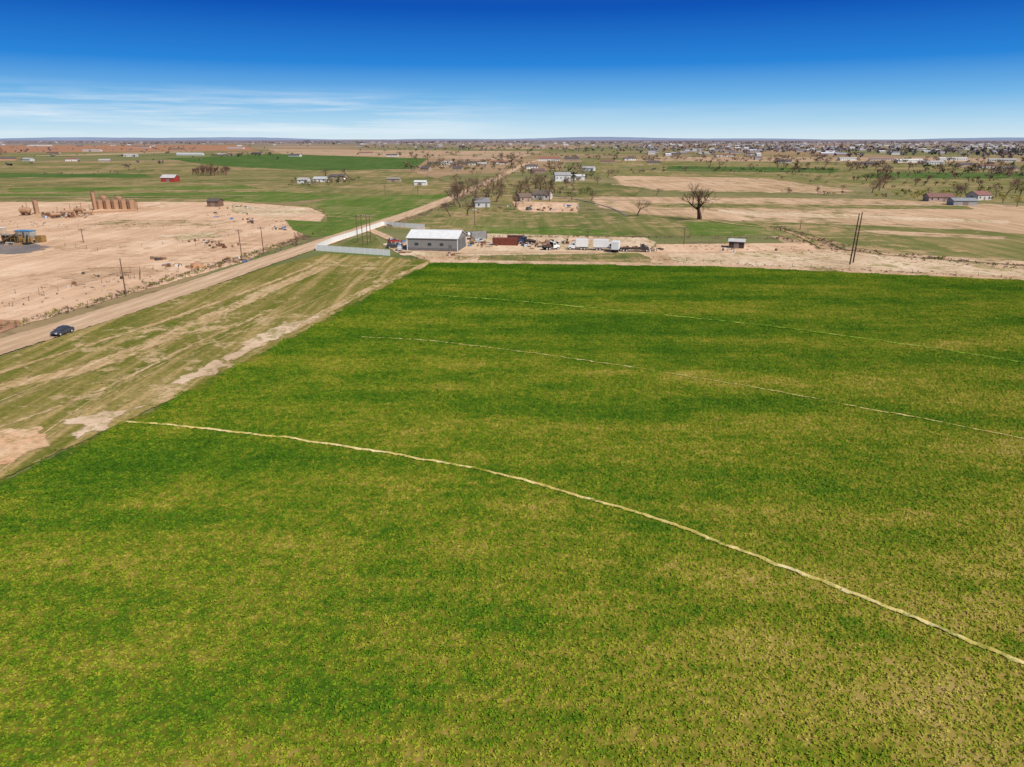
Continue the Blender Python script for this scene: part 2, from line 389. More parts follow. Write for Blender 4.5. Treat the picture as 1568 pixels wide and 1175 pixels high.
_,zr=ribbon('dirt_road',[(-700,750),(-400,657),(0,532),(150,487),(300,438),(400,403),(480,377),(560,350),(640,324),(700,300),(760,274),(798,254),(822,246),(850,241),(900,237)],11,RD,1.6,step=6)
ribbon('driveway',[(565,352),(598,366),(640,388),(760,388),(1000,385)],6,RD,2.)
ribbon('dirt_lane',[(700,298),(780,300),(900,306),(1000,308)],6,RD,2.5)
ribbon('dirt_lane',[(395,300),(200,302),(-200,303)],6,TF,2)
ribbon('dirt_lane',[(800,254),(1100,262),(1300,262),(1700,268)],9,TF,4)
ribbon('ditch',[(1085,338),(1140,346),(1190,350),(1225,362),(1262,382)],3,TR,1.2,jit=1)
ribbon('ditch',[(1180,348),(1230,356),(1275,372),(1300,388),(1600,410)],2.2,GO,1.)
ribbon('canal',[(790,284),(812,292),(850,300),(905,310),(945,322),(960,332)],2.2,GY,1.)
# ---------------------------------------------------------------- buildings
WH=paint('white_siding',(.75,.75,.73),.6,.12)
GLS=paint('window_glass',(.04,.05,.06),.15,.1,spec=.6)
def house(name,u,v,wpx,dep,wh,rh,wall,roof,yaw=-7,win=True,ridge_x=True,size=None,door=(.25,.2,.17)):
    x,y=G(u,v); L=size or M(v,wpx)
    yr=math.radians(yaw)
    e=bpy.data.objects.new(name,None); scene.collection.objects.link(e)
    e.location=(x-math.sin(yr)*dep/2,y+math.cos(yr)*dep/2,.05); e.rotation_euler=(0,0,yr)
    if not ridge_x:
        e.rotation_euler=(0,0,yr+math.pi/2); L,dep=dep,L
    wm=paint('wall_%02d%02d%02d'%tuple(int(k*99) for k in wall),wall,.8,.15)
    rm=paint('roof_%02d%02d%02d'%tuple(int(k*99) for k in roof),roof,.6,.18,.5)
    a,d=L/2,dep/2
    mkobj('walls',[(-a,-d,-.3),(a,-d,-.3),(a,d,-.3),(-a,d,-.3),(-a,-d,wh),(a,-d,wh),(a,d,wh),(-a,d,wh),(-a,0,wh+rh),(a,0,wh+rh)],
      [(0,1,5,4),(2,3,7,6),(1,2,6,9,5),(3,0,4,8,7)],wm,parent=e)
    mb=MB(); o=.4; k=rh/d; th=.15
    for sgn in (-1,1):
        p=[(-a-o,sgn*(d+o),wh-k*o+.02),(a+o,sgn*(d+o),wh-k*o+.02),(a+o,0,wh+rh+.02),(-a-o,0,wh+rh+.02)]
        q=[(px,py,pz+th) for px,py,pz in p]
        mb.addf(p+q,[(0,1,2,3),(4,5,6,7),(0,1,5,4),(1,2,6,5),(3,0,4,7)],0)
    mb.obj('roof',[rm],parent=e)
    if win:
        mb=MB(); fr=MB(); nw=max(2,int(L/3.5))
        for sgn in (-1,1):
            for i in range(nw):
                cx=-a+L*(i+.5)/nw
                if sgn<0 and i==nw//2: continue
                mb.box((cx,sgn*(d+.03),wh*.55),(1.1,.05,1.1)); fr.box((cx,sgn*(d+.012),wh*.55),(1.35,.02,1.35))
        for sgn in (-1,1):
            mb.box((sgn*(a+.03),0,wh*.55),(.05,1.2,1.1)); fr.box((sgn*(a+.012),0,wh*.55),(.02,1.45,1.35))
        mb.obj('windows',[GLS],parent=e); fr.obj('window_frames',[WH],parent=e)
    mb=MB(); cx=-a+L*(nw//2+.5)/nw if win else 0
    mb.box((cx,-d-.03,1.05),(1.1 if win else min(3,L*.35),.06,2.1 if win else min(2.8,wh*.8)))
    mb.obj('door',[paint('door',door,.6)],parent=e)
    if win:
        mb=MB(); mb.box((a*.4,d*.3,wh+rh+.2),(.7,.7,1.6)); mb.obj('chimney',[paint('chimney_brick',(.3,.16,.11),.9)],parent=e)
    return e
# main metal shed
def metal_shed():
    x0,y0=G(626,383.5); x1,y1=G(699,387); dep=13.; yr=math.radians(-9)
    e=bpy.data.objects.new('metal_shed',None); scene.collection.objects.link(e); L=math.dist((x0,y0),(x1,y1))
    a,d=L/2,dep/2; cx=(x0+x1)/2; cy=(y0+y1)/2
    e.location=(cx-math.sin(yr)*d,cy+math.cos(yr)*d,.1); e.rotation_euler=(0,0,yr)
    wh=4.3; rh=1.9
    wg=paint('shed_steel_siding',(.24,.235,.23),.5,.08); tr=paint('shed_trim',(.8,.8,.8),.5,.08); rf=paint('shed_roof_steel',(.72,.72,.72),.5,.12,.6); dk=paint('shed_door_dark',(.15,.15,.16),.6)
    mkobj('walls',[(-a,-d,-.3),(a,-d,-.3),(a,d,-.3),(-a,d,-.3),(-a,-d,wh),(a,-d,wh),(a,d,wh),(-a,d,wh),(-a,0,wh+rh),(a,0,wh+rh)],[(0,1,5,4),(2,3,7,6),(1,2,6,9,5),(3,0,4,8,7)],wg,parent=e)
    mb=MB()
    for i in range(int(L/.6)+1): mb.box((-a+.05+i*.6,-d-.02,2.65),(.07,.04,3.1))
    for i in range(int(dep/.6)): mb.box((a+.02,-d+.1+i*.6,2.6),(.04,.07,3.0))
    mb.obj('siding_ribs',[wg],parent=e)
    mb=MB(); mb.box((0,-d-.025,.5),(L+.04,.045,1.1)); mb.box((a+.03,0,.5),(.05,dep,1.1)); mb.obj('wainscot',[paint('shed_wainscot',(.16,.155,.155),.6)],parent=e)
    mb=MB(); k=rh/d;o=.35
    for sgn in (-1,1):
        p=[(-a-o,sgn*(d+o),wh-k*o+.03),(a+o,sgn*(d+o),wh-k*o+.03),(a+o,0,wh+rh+.03),(-a-o,0,wh+rh+.03)]
        q=[(px,py,pz+.12) for px,py,pz in p]
        mb.addf(p+q,[(0,1,2,3),(4,5,6,7),(0,1,5,4),(1,2,6,5),(3,0,4,7)])
        for i in range(int(L/.9)+1):
            xx=-a+i*.9
            A=(xx,sgn*(d+o),wh-k*o+.16); B=(xx,0,wh+rh+.16); mb.tube(A,B,.04,n=4)
    mb.box((0,0,wh+rh+.2),(L+.7,.4,.08)); mb.obj('roof',[rf],parent=e)
    mb=MB(); mb.box((0,-d-.06,wh-.05),(L+.3,.1,.25))
    for xx in (-a,a): mb.box((xx,-d-.05,wh/2),(.2,.12,wh))
    mb.obj('trim',[tr],parent=e)
    mb=MB(); mb.box((a*.72,-d-.07,1.1),(1.1,.08,2.2)); mb.box((a+.09,-2.8,1.9),(.06,3.8,3.6)); mb.box((a+.09,2.6,1.9),(.06,3.8,3.6)); mb.obj('door',[dk],parent=e)
    mb=MB()
    for xx in (-a*.62,-a*.1,a*.38): mb.box((xx,-d-.07,2.3),(1.2,.06,.8))
    mb.obj('windows',[GLS],parent=e)
metal_shed()
RED=(.38,.05,.04); DKR=(.12,.10,.10); LR=(.42,.40,.39); RR=(.24,.12,.09); TN=(.42,.32,.24)
house('red_barn',257,279,22,9,3.6,2.4,RED,(.55,.5,.5),win=False)
house('farmhouse',463,281,16,8,2.8,1.6,(.7,.7,.7),LR); house('farmhouse',489,279,20,8,2.7,1.6,(.75,.75,.75),(.5,.5,.52))
house('farmhouse',516,275,24,8,2.8,1.6,TN,DKR); house('farm_shed',602,279,20,7,2.6,1.2,TN,(.3,.26,.22),win=False)
house('farm_shed',643,284,18,6,2.6,1.,(.75,.75,.75),(.7,.7,.7),win=False)
house('farmhouse',739,318,23,9,2.8,1.9,(.55,.55,.56),(.25,.24,.25),yaw=12)
house('farmhouse',828,306,26,10,3,2.2,(.7,.65,.6),(.16,.12,.10),yaw=-15)
house('farmhouse',805,309,18,8,2.7,1.8,TN,(.2,.14,.11),yaw=10)
house('farmhouse',862,278,24,10,5.2,2.4,(.72,.72,.72),(.35,.34,.34),yaw=5)
house('farm_shed',885,276,20,8,3.4,1.4,(.75,.75,.75),(.6,.6,.6),win=False)
house('farmhouse',840,247,34,12,4,3,(.75,.74,.72),(.30,.14,.1)); house('farmhouse',875,247,22,12,4,2.5,TN,DKR)
for u,v,wp,c1,c2 in [(662,254,18,TN,DKR),(684,253,18,(.7,.7,.7),LR),(705,254,16,TN,DKR),(722,253,20,(.75,.75,.75),DKR),(738,255,14,TN,LR),(768,252,22,(.75,.7,.65),RR),(825,266,20,(.3,.2,.15),(.18,.12,.1)),(650,262,14,TN,DKR),(1110,240,30,(.7,.68,.66),RR),(1030,238,26,TN,DKR),(1080,236,20,(.72,.7,.7),LR),(1155,238,22,(.7,.7,.7),DKR),(1255,240,24,TN,RR),(1395,249,46,(.75,.74,.74),(.6,.58,.57)),(1350,246,36,(.7,.66,.6),(.35,.22,.18)),(1430,252,30,(.75,.74,.74),LR),(1480,256,26,TN,DKR),(1515,258,26,(.7,.68,.66),RR),(1548,262,30,TN,(.15,.12,.12)),
   (290,238,42,(.75,.75,.74),(.55,.55,.57)),(340,239,20,TN,LR),(392,237,18,(.3,.25,.2),DKR),(200,240,20,(.7,.7,.7),LR),(160,249,16,TN,LR),(110,247,18,(.7,.7,.7),RR),(10,246,24,(.6,.3,.2),DKR),(40,247,16,(.6,.6,.6),LR),(360,228,30,(.75,.74,.72),LR),(60,224,40,(.72,.72,.72),(.6,.6,.6)),(215,226,36,(.75,.75,.75),RR),
   (700,262,14,TN,DKR),(815,259,18,(.7,.68,.66),DKR),(900,262,18,(.72,.72,.7),LR),(930,250,22,TN,RR),(965,246,18,(.7,.7,.7),DKR),(1000,252,18,TN,DKR),(1200,250,22,(.7,.68,.64),DKR),(1300,246,30,(.72,.7,.7),LR),(1330,254,22,TN,DKR),(1460,246,40,(.76,.75,.74),(.55,.53,.52)),(1535,248,36,(.7,.68,.66),LR),(450,240,20,(.7,.68,.66),DKR),(560,236,22,TN,RR),(600,240,18,(.7,.7,.7),DKR),(80,236,24,TN,RR),(140,232,30,(.72,.72,.72),LR),(270,230,26,TN,DKR)]:
    house('farmhouse',u,v,wp,9,3.2,2,c1,c2,yaw=random.choice([-7,-6,12,-20]))
house('barn',1441,309,36,9,2.7,1.8,(.45,.33,.28),(.25,.13,.11)); house('barn',1478,315,34,9,2.6,1.2,(.36,.36,.37),(.30,.31,.33),win=False)
house('barn',1507,307,26,9,3.2,2.,(.6,.55,.52),(.28,.13,.11),yaw=15)
house('loafing_shed',1127,381,22,4,2.4,.6,(.07,.05,.05),(.55,.53,.52),yaw=-20,win=False)
house('farm_shed',326,317,18,6,3,1.2,(.2,.12,.08),(.12,.1,.09),win=False)
# ---------------------------------------------------------------- white vinyl fence
def vinyl_fence(pts,h=1.9,name='vinyl_fence'):
    mb=MB(); P=resample([G(*p) for p in pts],2.4,False)
    for i in range(len(P)):
        mb.box((P[i][0],P[i][1],h/2+.05),(.11,.11,h+.12))
        if i<len(P)-1:
            c=(P[i]+P[i+1])/2; d=P[i+1]-P[i]; L=np.linalg.norm(d)-.12; rz=math.atan2(d[1],d[0])
            mb.box((c[0],c[1],h/2+.08),(L,.06,h-.2),0,rz); mb.box((c[0],c[1],h+.02),(L,.09,.1),0,rz); mb.box((c[0],c[1],.1),(L,.09,.14),0,rz)
    mb.obj(name,[paint('white_vinyl',(.88,.87,.84),.5,.06)])
vinyl_fence([(597,392),(484,384),(510,372),(545,361)]); vinyl_fence([(545,361),(570,352),(587,346)]); vinyl_fence([(587,346),(622,349),(650,351)])
patch('grass_strip',[(500,383),(545,364),(575,358),(595,388)],GO,1.5)
# ---------------------------------------------------------------- poles
WD=paint('weathered_wood',(.16,.10,.065),.9,.3,3)
WDD=paint('dark_creosote_wood',(.07,.045,.03),.9,.3,3)
INS=paint('insulator',(.5,.5,.5),.3)
def pole(u,v,hp,arm=True,rz=-.1,mat=None,r=.17,lean=0):
    x,y=G(u,v); h=M(v,hp); mb=MB(); mb.tube((0,0,-.5),(random.uniform(-.1,.1)+lean,0,h),r,r*.65,8)
    if arm:
        for zz in (h-.5,) :
            mb.box((0,r*.9,zz),(2.6,.12,.14),0,0)
            for k in (-1.15,-.4,.4,1.15): mb.tube((k,r*.9,zz+.07),(k,r*.9,zz+.3),.06,.04,6,1)
            mb.tube((-.9,r*.9,zz),(0,r*.9,zz-.8),.03,n=4); mb.tube((.9,r*.9,zz),(0,r*.9,zz-.8),.03,n=4)
    mb.obj('utility_pole',[mat or WD,INS],loc=(x,y,0),rotz=rz); return (x,y,h)
pole(1301,406,77,False,mat=WDD,r=.24,lean=.55); pole(1306,403,76,False,mat=WDD,r=.24,lean=.55)
for u,v,h in [(193,452,56),(371,400,48),(404,390,42),(128,372,22),(548,372,42),(556,378,48),(563,376,46),(568,372,42),(679,258,30),(1047,375,26),(908,262,28),(1178,260,22),(1462,265,34),(1485,262,28),(1225,352,14),(420,255,24),(1452,250,26),(727,345,24),(900,372,20),(590,300,16),(705,262,20),(640,300,18)]: pole(u,v,h,h<50,r=.17)
# ---------------------------------------------------------------- wire fences
def wire_fence(pts,step=5,h=1.2,tag=True):
    mb=MB(); P=resample([G(*p) for p in pts],step,False)
    for i in range(len(P)):
        mb.tube((P[i][0],P[i][1],-.2),(P[i][0]+random.uniform(-.05,.05),P[i][1],h+random.uniform(-.1,.1)),.07,.05,5)
        if i<len(P)-1:
            for zz in (.4,.75,1.1): mb.tube((*P[i],zz),(*P[i+1],zz),.012,n=3,caps=False)
    mb.obj('wire_fence',[WD])
wire_fence([(-200,565),(0,506),(190,452),(370,396),(470,363)]); wire_fence([(605,396),(1000,398),(1300,414),(1568,428),(1700,434)])
wire_fence([(720,362),(1050,364),(1200,366)],6); wire_fence([(590,350),(690,314),(760,286)],8)
wire_fence([(300,378),(330,374),(345,380)],4,1.5); wire_fence([(235,415),(330,408),(375,404)],3,1.4); wire_fence([(20,470),(110,440),(200,428),(215,430)],5,1.1)
wire_fence([(1180,366),(1350,392),(1568,412)],7); wire_fence([(905,372),(1110,376)],5)
wire_fence([(-100,352),(120,348),(330,350),(440,346)],7); wire_fence([(100,378),(150,384),(280,372),(350,362)],6,1.3); wire_fence([(-50,455),(60,448)],4,1.3); wire_fence([(180,424),(215,428),(215,418),(185,420)],2,1.5)
# ---------------------------------------------------------------- bare trees
BK=[paint('bark_grey_brown',(.19,.125,.085),.95,.3,2),paint('bark_reddish',(.23,.13,.095),.95,.3,2),paint('bark_dark',(.11,.065,.045),.95,.3,2)]
def bare_mesh(seed,levels=5,spread=.62,thick=.045,up=.15,trunk=.22,tw=.0022):
    R=random.Random(seed); mb=MB()
    def br(p,d,L,r,lev):
        seg=3 if lev<3 else 2
        pts=[p]; dd=d.copy()
        for i in range(seg):
            dd=(dd+Vector((R.gauss(0,.16),R.gauss(0,.16),R.gauss(0,.1)+(.05 if lev else 0)))).normalized()
            q=pts[-1]+dd*L/seg; pts.append(q)
            r0=r*(1-.45*i/seg); r1=r*(1-.45*(i+1)/seg)
            mb.tube(pts[-2],q,r0,r1,7 if lev<2 else (4 if lev<4 else 3),0,caps=False)
        if lev>=levels: return
        nc=R.choice([4,5]) if lev==0 else R.choice([3,4])
        for c in range(nc):
            az=R.uniform(0,6.28)+c*6.28/nc; tilt=R.uniform(spread*.5,spread*1.35)
            x=dd.orthogonal().normalized(); x.rotate(Matrix.Rotation(az,3,dd))
            nd=(dd*math.cos(tilt)+x*math.sin(tilt)+Vector((0,0,up))).normalized()
            k=seg if c<2 else R.choice([seg-1,seg])
            br(pts[k],nd,L*R.uniform(.62,.85),max(r*.5*R.uniform(.7,1.05),tw),lev+1)
    br(Vector((0,0,-.03)),Vector((0,0,1)),trunk,thick,0)
    zs=max(v[2] for v in mb.v)
    me=bpy.data.meshes.new('bare_tree'); me.from_pydata([(a/zs,b/zs,c/zs) for a,b,c in mb.v],[],mb.f); me.update(); return me
BM=[bare_mesh(3,thick=.034,tw=.0018),bare_mesh(11,spread=.5,thick=.034,tw=.0018),bare_mesh(23,spread=.7,thick=.036,trunk=.26,tw=.0018),bare_mesh(31,levels=4,spread=.5,trunk=.08,thick=.02,up=.35),bare_mesh(23,spread=.75,thick=.055,trunk=.26)]
BMM={}
def bare(u,v,hp,k=None,mat=0,name='bare_tree',wide=1.):
    k=random.randrange(3) if k is None else k
    if (k,mat) not in BMM:
        me=BM[k].copy(); me.materials.append(BK[mat]); BMM[(k,mat)]=me
    o=bpy.data.objects.new(name,BMM[(k,mat)]); scene.collection.objects.link(o)
    x,y=G(u,v); h=M(v,hp); o.location=(x,y,0); o.scale=(h*wide,h*wide,h); o.rotation_euler=(0,0,random.uniform(0,6.28))
bare(1071,336,57,4,2,wide=1.05)
for u,v,h,mt in [(453,376,22,1),(697,315,36,0),(690,332,26,0),(705,318,40,0),(832,300,34,0),(842,308,28,0),(788,322,28,0),(795,300,24,1),(975,331,28,0),(1340,289,26,1),(1347,292,24,1),(1463,306,26,0),(1470,303,20,0),(1540,300,28,1),(1555,296,26,1),(500,274,18,0),(755,296,26,0),(728,301,28,0),(742,306,24,0),(783,254,20,0),(766,250,18,0),(905,310,20,0),(880,292,22,0),(858,262,20,0),(835,283,18,0),(1253,298,14,1),(1205,298,10,1),(1530,262,18,1),(1505,264,16,1),(1440,262,14,1),(700,286,20,0),(672,254,14,0),(312,268,18,1),(330,269,20,1),(4,246,20,1),
   (715,296,26,0),(722,318,28,0),(760,310,26,0),(770,296,22,0),(812,296,26,0),(850,296,26,0),(845,268,18,0),(893,272,18,0),(812,274,16,0),(800,258,16,0),(710,308,30,1),(748,292,22,1),(1240,262,14,1),(1262,258,14,1),(1300,262,14,1),(1390,262,16,1),(1200,256,13,1),
   (733,290,22,0),(762,284,20,0),(778,280,18,1),(820,286,20,0),(868,288,20,0),(915,284,16,0),(930,272,14,1),(690,302,26,1),(715,330,26,0),(1335,296,20,1),(1352,288,22,1),(1480,300,20,1),(1525,302,22,1),(1420,300,14,1),(1290,294,12,1),(1150,262,12,1),(1100,258,12,0),(1340,262,16,1),(1415,256,16,1),(1552,272,18,1),(640,250,14,0),(655,248,14,0),(530,270,14,0),(1005,300,12,1)]:
    bare(u,v,h,None,mt)
for i in range(16): bare(295+i*3.4,268+random.uniform(-1,1),random.uniform(8,15),3,1,'bare_shrub',1.1)
for i in range(26):
    f=random.random(); bare(1190+f*360+random.uniform(-6,6),262+f*24+random.uniform(-8,8),random.uniform(7,12),3,1,'bare_shrub',1.3)
# scrub and weed masses
def clumps(mb,items,nm,leaf=.3,nper=26,bark=True):
    for (x,y,h,wd,mi) in items:
        if bark: mb.tube((x,y,-.1),(x,y,h*.6),h*.03,h*.012,4,nm-1,False)
        sub=[(random.uniform(-.5,.5)*wd,random.uniform(-.5,.5)*wd,random.uniform(.35,.85)*h,random.uniform(.2,.42)) for _ in range(5)]
        for k in range(nper):
            sx,sy,sz,sr=random.choice(sub)
            p=Vector((x+sx+random.gauss(0,.45)*sr*wd,y+sy+random.gauss(0,.45)*sr*wd,max(.1,sz+random.gauss(0,.4)*sr*h)))
            s=leaf*h*random.uniform(.1,.3)
            a=Vector((random.gauss(0,1),random.gauss(0,1),random.gauss(0,1))).normalized(); b=a.orthogonal().normalized(); c=a.cross(b)
            mb.addf([p+b*s,p-b*s*.5+c*s*.9,p-b*s*.6-c*s*.8],[(0,1,2)],mi)
def clump_mass(name,items,mats,leaf=.3,nper=26,bark=True):
    mb=MB(); clumps(mb,items,len(mats),leaf,nper,bark); return mb.obj(name,mats)
TM=[paint('twigs_brown',(.20,.125,.085),1,.3,.1),paint('twigs_grey',(.24,.17,.135),1,.3,.1),paint('foliage_spring',(.15,.17,.04),1,.3,.1),paint('foliage_dark',(.045,.07,.03),1,.3,.1),paint('foliage_yellow',(.34,.30,.06),1,.3,.1),BK[0]]
FM=[paint('far_twigs_brown',(.23,.165,.16),1,.3,.01),paint('far_twigs_grey',(.27,.22,.23),1,.3,.01),paint('far_foliage',(.21,.21,.12),1,.3,.01),paint('far_evergreen',(.10,.11,.10),1,.3,.01),BK[0]]  # paler and greyer than near trees: haze mixed into the colours
def leafy(u,v,hp,mat,name='leafy_tree',wide=.7):
    x,y=G(u,v); h=M(v,hp); mb=MB()
    mb.tube((0,0,-.2),(0,0,h*.4),h*.04,h*.025,7,1,False)
    for i in range(6):
        a=i*1.05; mb.tube((0,0,h*(.25+.03*i)),(math.cos(a)*h*.25*wide*1.4,math.sin(a)*h*.25*wide*1.4,h*(.5+.05*i)),h*.016,h*.006,5,1,False)
    for k in range(16):
        a=random.uniform(0,6.28); r=h*.34*wide*math.sqrt(random.random())*1.3; zz=h*random.uniform(.32,.9); r*=1-.6*max(0,(zz/h-.6)/.4)
        for q in range(42):
            p=Vector((r*math.cos(a)+random.gauss(0,.075)*h,r*math.sin(a)+random.gauss(0,.075)*h,zz+random.gauss(0,.06)*h)); s=h*random.uniform(.014,.03)
            A=Vector((random.gauss(0,1),random.gauss(0,1),random.gauss(0,1))).normalized(); B=A.orthogonal().normalized(); D=A.cross(B)
            mb.addf([p+B*s,p-B*s*.5+D*s,p-B*s*.6-D*s],[(0,1,2)],0)
    mb.obj(name,[mat,BK[0]],loc=(x,y,0))
for u,v,h,k in [(872,274,16,3),(906,274,14,3),(878,280,14,3),(800,270,12,2),(850,272,13,2),(1405,303,12,4),(1557,317,18,4),(1562,300,22,2),(1545,266,16,3),(820,290,16,2),(748,304,16,2),(785,262,12,3),(900,296,12,2),(1386,300,10,4),(505,280,10,2),(840,256,10,3),(768,304,14,2),(812,304,12,3),(846,290,14,2),(730,310,12,2),(1535,312,14,4),(1500,296,12,2)]: leafy(u,v,h,TM[k],'evergreen_tree' if k==3 else 'leafy_tree')
it=[]
def ln(u0,v0,u1,v1,n,h,mi,jv=2,ju=4,wr=1.3):
    for _ in range(n):
        f=random.random(); u=u0+(u1-u0)*f+random.gauss(0,ju); v=v0+(v1-v0)*f+random.gauss(0,jv); v=max(v,216.5)
        x,y=G(u,v); hh=h*random.uniform(.5,1.2); it.append((x,y,hh,hh*wr*random.uniform(.7,1.2),random.choice(mi)))
ln(1180,262,1560,290,60,2.8,[0,1,2,0],9,10); ln(1090,262,1280,262,50,3.5,[2,0,2,3],1.5); ln(940,265,1100,258,30,3,[0,1,3]); ln(1190,296,1420,302,16,2.8,[0,0,4],1.5)
ln(1380,294,1568,300,20,3.8,[4,0,2],5); ln(700,262,900,258,60,4,[0,1,2,3],4); ln(700,290,900,300,60,3.2,[0,1,0,2,3],7); ln(860,268,900,278,10,6,[3,0],2)
ln(440,284,560,277,40,3.4,[0,1,2,3],3); ln(620,258,790,250,90,6,[0,1,0,2,3],3); ln(330,240,410,238,24,7,[3,3,0],1); ln(60,268,230,262,14,3,[0,1])
ln(900,243,1300,245,150,6,[0,1,0,3,1],4,15); ln(1300,250,1600,262,150,6,[0,1,0,2,3],6,12); ln(1480,262,1600,270,24,6,[0,1],4); ln(600,236,900,240,70,6,[0,1,3],3,15); ln(1100,268,1560,278,30,2.6,[0,1,2],4,10)
clump_mass('scrub_vegetation',it,TM,.6,60); it=[]
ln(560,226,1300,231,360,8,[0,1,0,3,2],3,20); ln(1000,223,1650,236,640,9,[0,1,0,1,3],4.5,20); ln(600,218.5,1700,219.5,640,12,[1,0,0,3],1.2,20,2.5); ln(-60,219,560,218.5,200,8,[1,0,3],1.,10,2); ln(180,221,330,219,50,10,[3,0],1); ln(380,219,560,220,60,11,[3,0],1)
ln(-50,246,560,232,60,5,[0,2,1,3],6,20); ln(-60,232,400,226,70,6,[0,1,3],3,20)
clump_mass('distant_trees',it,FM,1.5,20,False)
# distant town
mb=MB()
for _ in range(680):
    r=random.random()
    if r<.65: u=random.uniform(980,1650); v=216.8+abs(random.gauss(0,1))*9
    elif r<.82: u=random.uniform(560,1000); v=216.6+abs(random.gauss(0,1))*4
    else: u=random.uniform(-60,560); v=216.6+abs(random.gauss(0,1))*4
    x,y=G(u,v); W=random.uniform(9,30); D=random.uniform(8,14); h=random.uniform(3,6); mi=random.choice([0,1,1,2])
    a,d=W/2,D/2; vs=[(x-a,y-d,0),(x+a,y-d,0),(x+a,y+d,0),(x-a,y+d,0),(x-a,y-d,h),(x+a,y-d,h),(x+a,y+d,h),(x-a,y+d,h),(x-a,y,h+2),(x+a,y,h+2)]
    mb.addf(vs,[(0,1,5,4),(2,3,7,6),(1,2,6,9,5),(3,0,4,8,7)],mi); 
    mb.addf([(x-a-.4,y-d-.4,h),(x+a+.4,y-d-.4,h),(x+a+.4,y,h+2.2),(x-a-.4,y,h+2.2),(x+a+.4,y+d+.4,h),(x-a-.4,y+d+.4,h)],[(0,1,2,3),(3,2,4,5)],random.choice([3,3,4,4,5]))
mb.obj('distant_town',[paint('town_white',(.58,.56,.56),.8),paint('town_tan',(.40,.34,.31),.8),paint('town_brick',(.30,.21,.19),.8),paint('town_roof_grey',(.36,.35,.40),.8),paint('town_roof_dark',(.2,.18,.2),.8),paint('town_roof_white',(.66,.67,.72),.6)])
e=bpy.data.objects.new('office_block',None); scene.collection.objects.link(e); x,y=G(470,217.5); e.location=(x,y,0)
mb=MB(); mb.box((0,0,9),(80,40,18)); mb.box((22,0,22),(26,22,8)); mb.obj('walls',[paint('block_wall',(.26,.24,.25),.8)],parent=e)
mb=MB(); [mb.box((0,-20.1,3.4+i*4.4),(74,.2,1.6)) for i in range(4)]; mb.obj('windows',[GLS],parent=e)
# distant hills
vs=[];fs=[]; n=260
for i in range(n):
    a=math.radians(-60+120*i/(n-1)); r=21000
    h=45+28*math.sin(i*.09+1)+14*math.sin(i*.23)+6*random.random()
    vs+=[(r*math.sin(a),r*math.cos(a),0),((r+500)*math.sin(a),(r+500)*math.cos(a),h),((r+3000)*math.sin(a),(r+3000)*math.cos(a),0)]
for i in range(n-1):
    for k in (0,1): fs.append((i*3+k,i*3+3+k,i*3+4+k,i*3+1+k))
mkobj('distant_hills',vs,fs,paint('hazy_hill',(.24,.29,.42),1,.15,.0005,spec=0),smooth=True)  # blue of distant haze put into the hill colour
# weeds along road and fences
it=[]
def wl(pts,n,h,mi,j=1.2):
    P=resample([G(*p) for p in pts],2,False)
    for _ in range(n):
        q=P[random.randrange(len(P))]; hh=h*random.uniform(.4,1.2); it.append((q[0]+random.gauss(0,j),q[1]+random.gauss(0,j),hh,hh*1.5,random.choice(mi)))
wl([(-200,562),(0,505),(190,451),(370,395),(470,362)],620,.6,[0,1,4,2]); wl([(480,395),(300,455),(0,552)],260,.3,[0,2,4],1.5)
wl([(605,397),(1000,399),(1300,414),(1700,434)],260,.45,[0,1,4]); wl([(720,363),(1050,365),(1200,367)],120,.7,[0,1]); wl([(1200,366),(1300,385),(1568,410)],140,.8,[0,1,2],2)
wl([(590,350),(690,314),(760,286)],120,.9,[0,1]); wl([(380,403),(500,352)],60,.7,[0,1]); wl([(0,470),(200,430),(330,408)],60,.45,[0,1],4); wl([(1190,350),(1290,378)],90,.8,[0,1],2)
wl([(0,600),(200,560),(400,460),(600,410)],420,.3,[2,4,0],6); wl([(655,403),(470,502),(205,637),(0,733)],520,.26,[2,4,2],1.8); wl([(1050,380),(1250,384),(1500,408)],120,.45,[0,1,2],4); wl([(0,340),(200,345),(430,340)],70,.6,[0,1],8)
clump_mass('roadside_weeds',it,TM,1.2,18,False)
# ---------------------------------------------------------------- vehicles
RUB=paint('tyre_rubber',(.02,.02,.02),.8,.1); HUB=paint('wheel_hub',(.5,.5,.5),.3,.1,spec=.6)
def wheel(mb,x,y,r,wd,rub,hub):
    mb.tube((x,y-wd/2,r),(x,y+wd/2,r),r,n=16,m=rub); s=1 if y>0 else -1
    mb.tube((x,y+s*wd/2,r),(x,y+s*(wd/2+.02),r),r*.6,n=12,m=hub)
def loft(mb,st,msec,cap=0):
    n=6; o=len(mb.v)
    for (x,zb,zt,w,tw) in st:
        zm=(zb+zt)/2
        mb.v+=[(x,-w*.97,zb),(x,-w,zm),(x,-w*tw,zt),(x,w*tw,zt),(x,w,zm),(x,w*.97,zb)]
    for i in range(len(st)-1):
        for k in range(n):
            k2=(k+1)%n; mb.f.append((o+i*n+k,o+(i+1)*n+k,o+(i+1)*n+k2,o+i*n+k2)); mb.m.append(msec[k])
    mb.f.append(tuple(o+k for k in range(n))); mb.m.append(cap); mb.f.append(tuple(o+(len(st)-1)*n+k for k in range(n-1,-1,-1))); mb.m.append(cap)
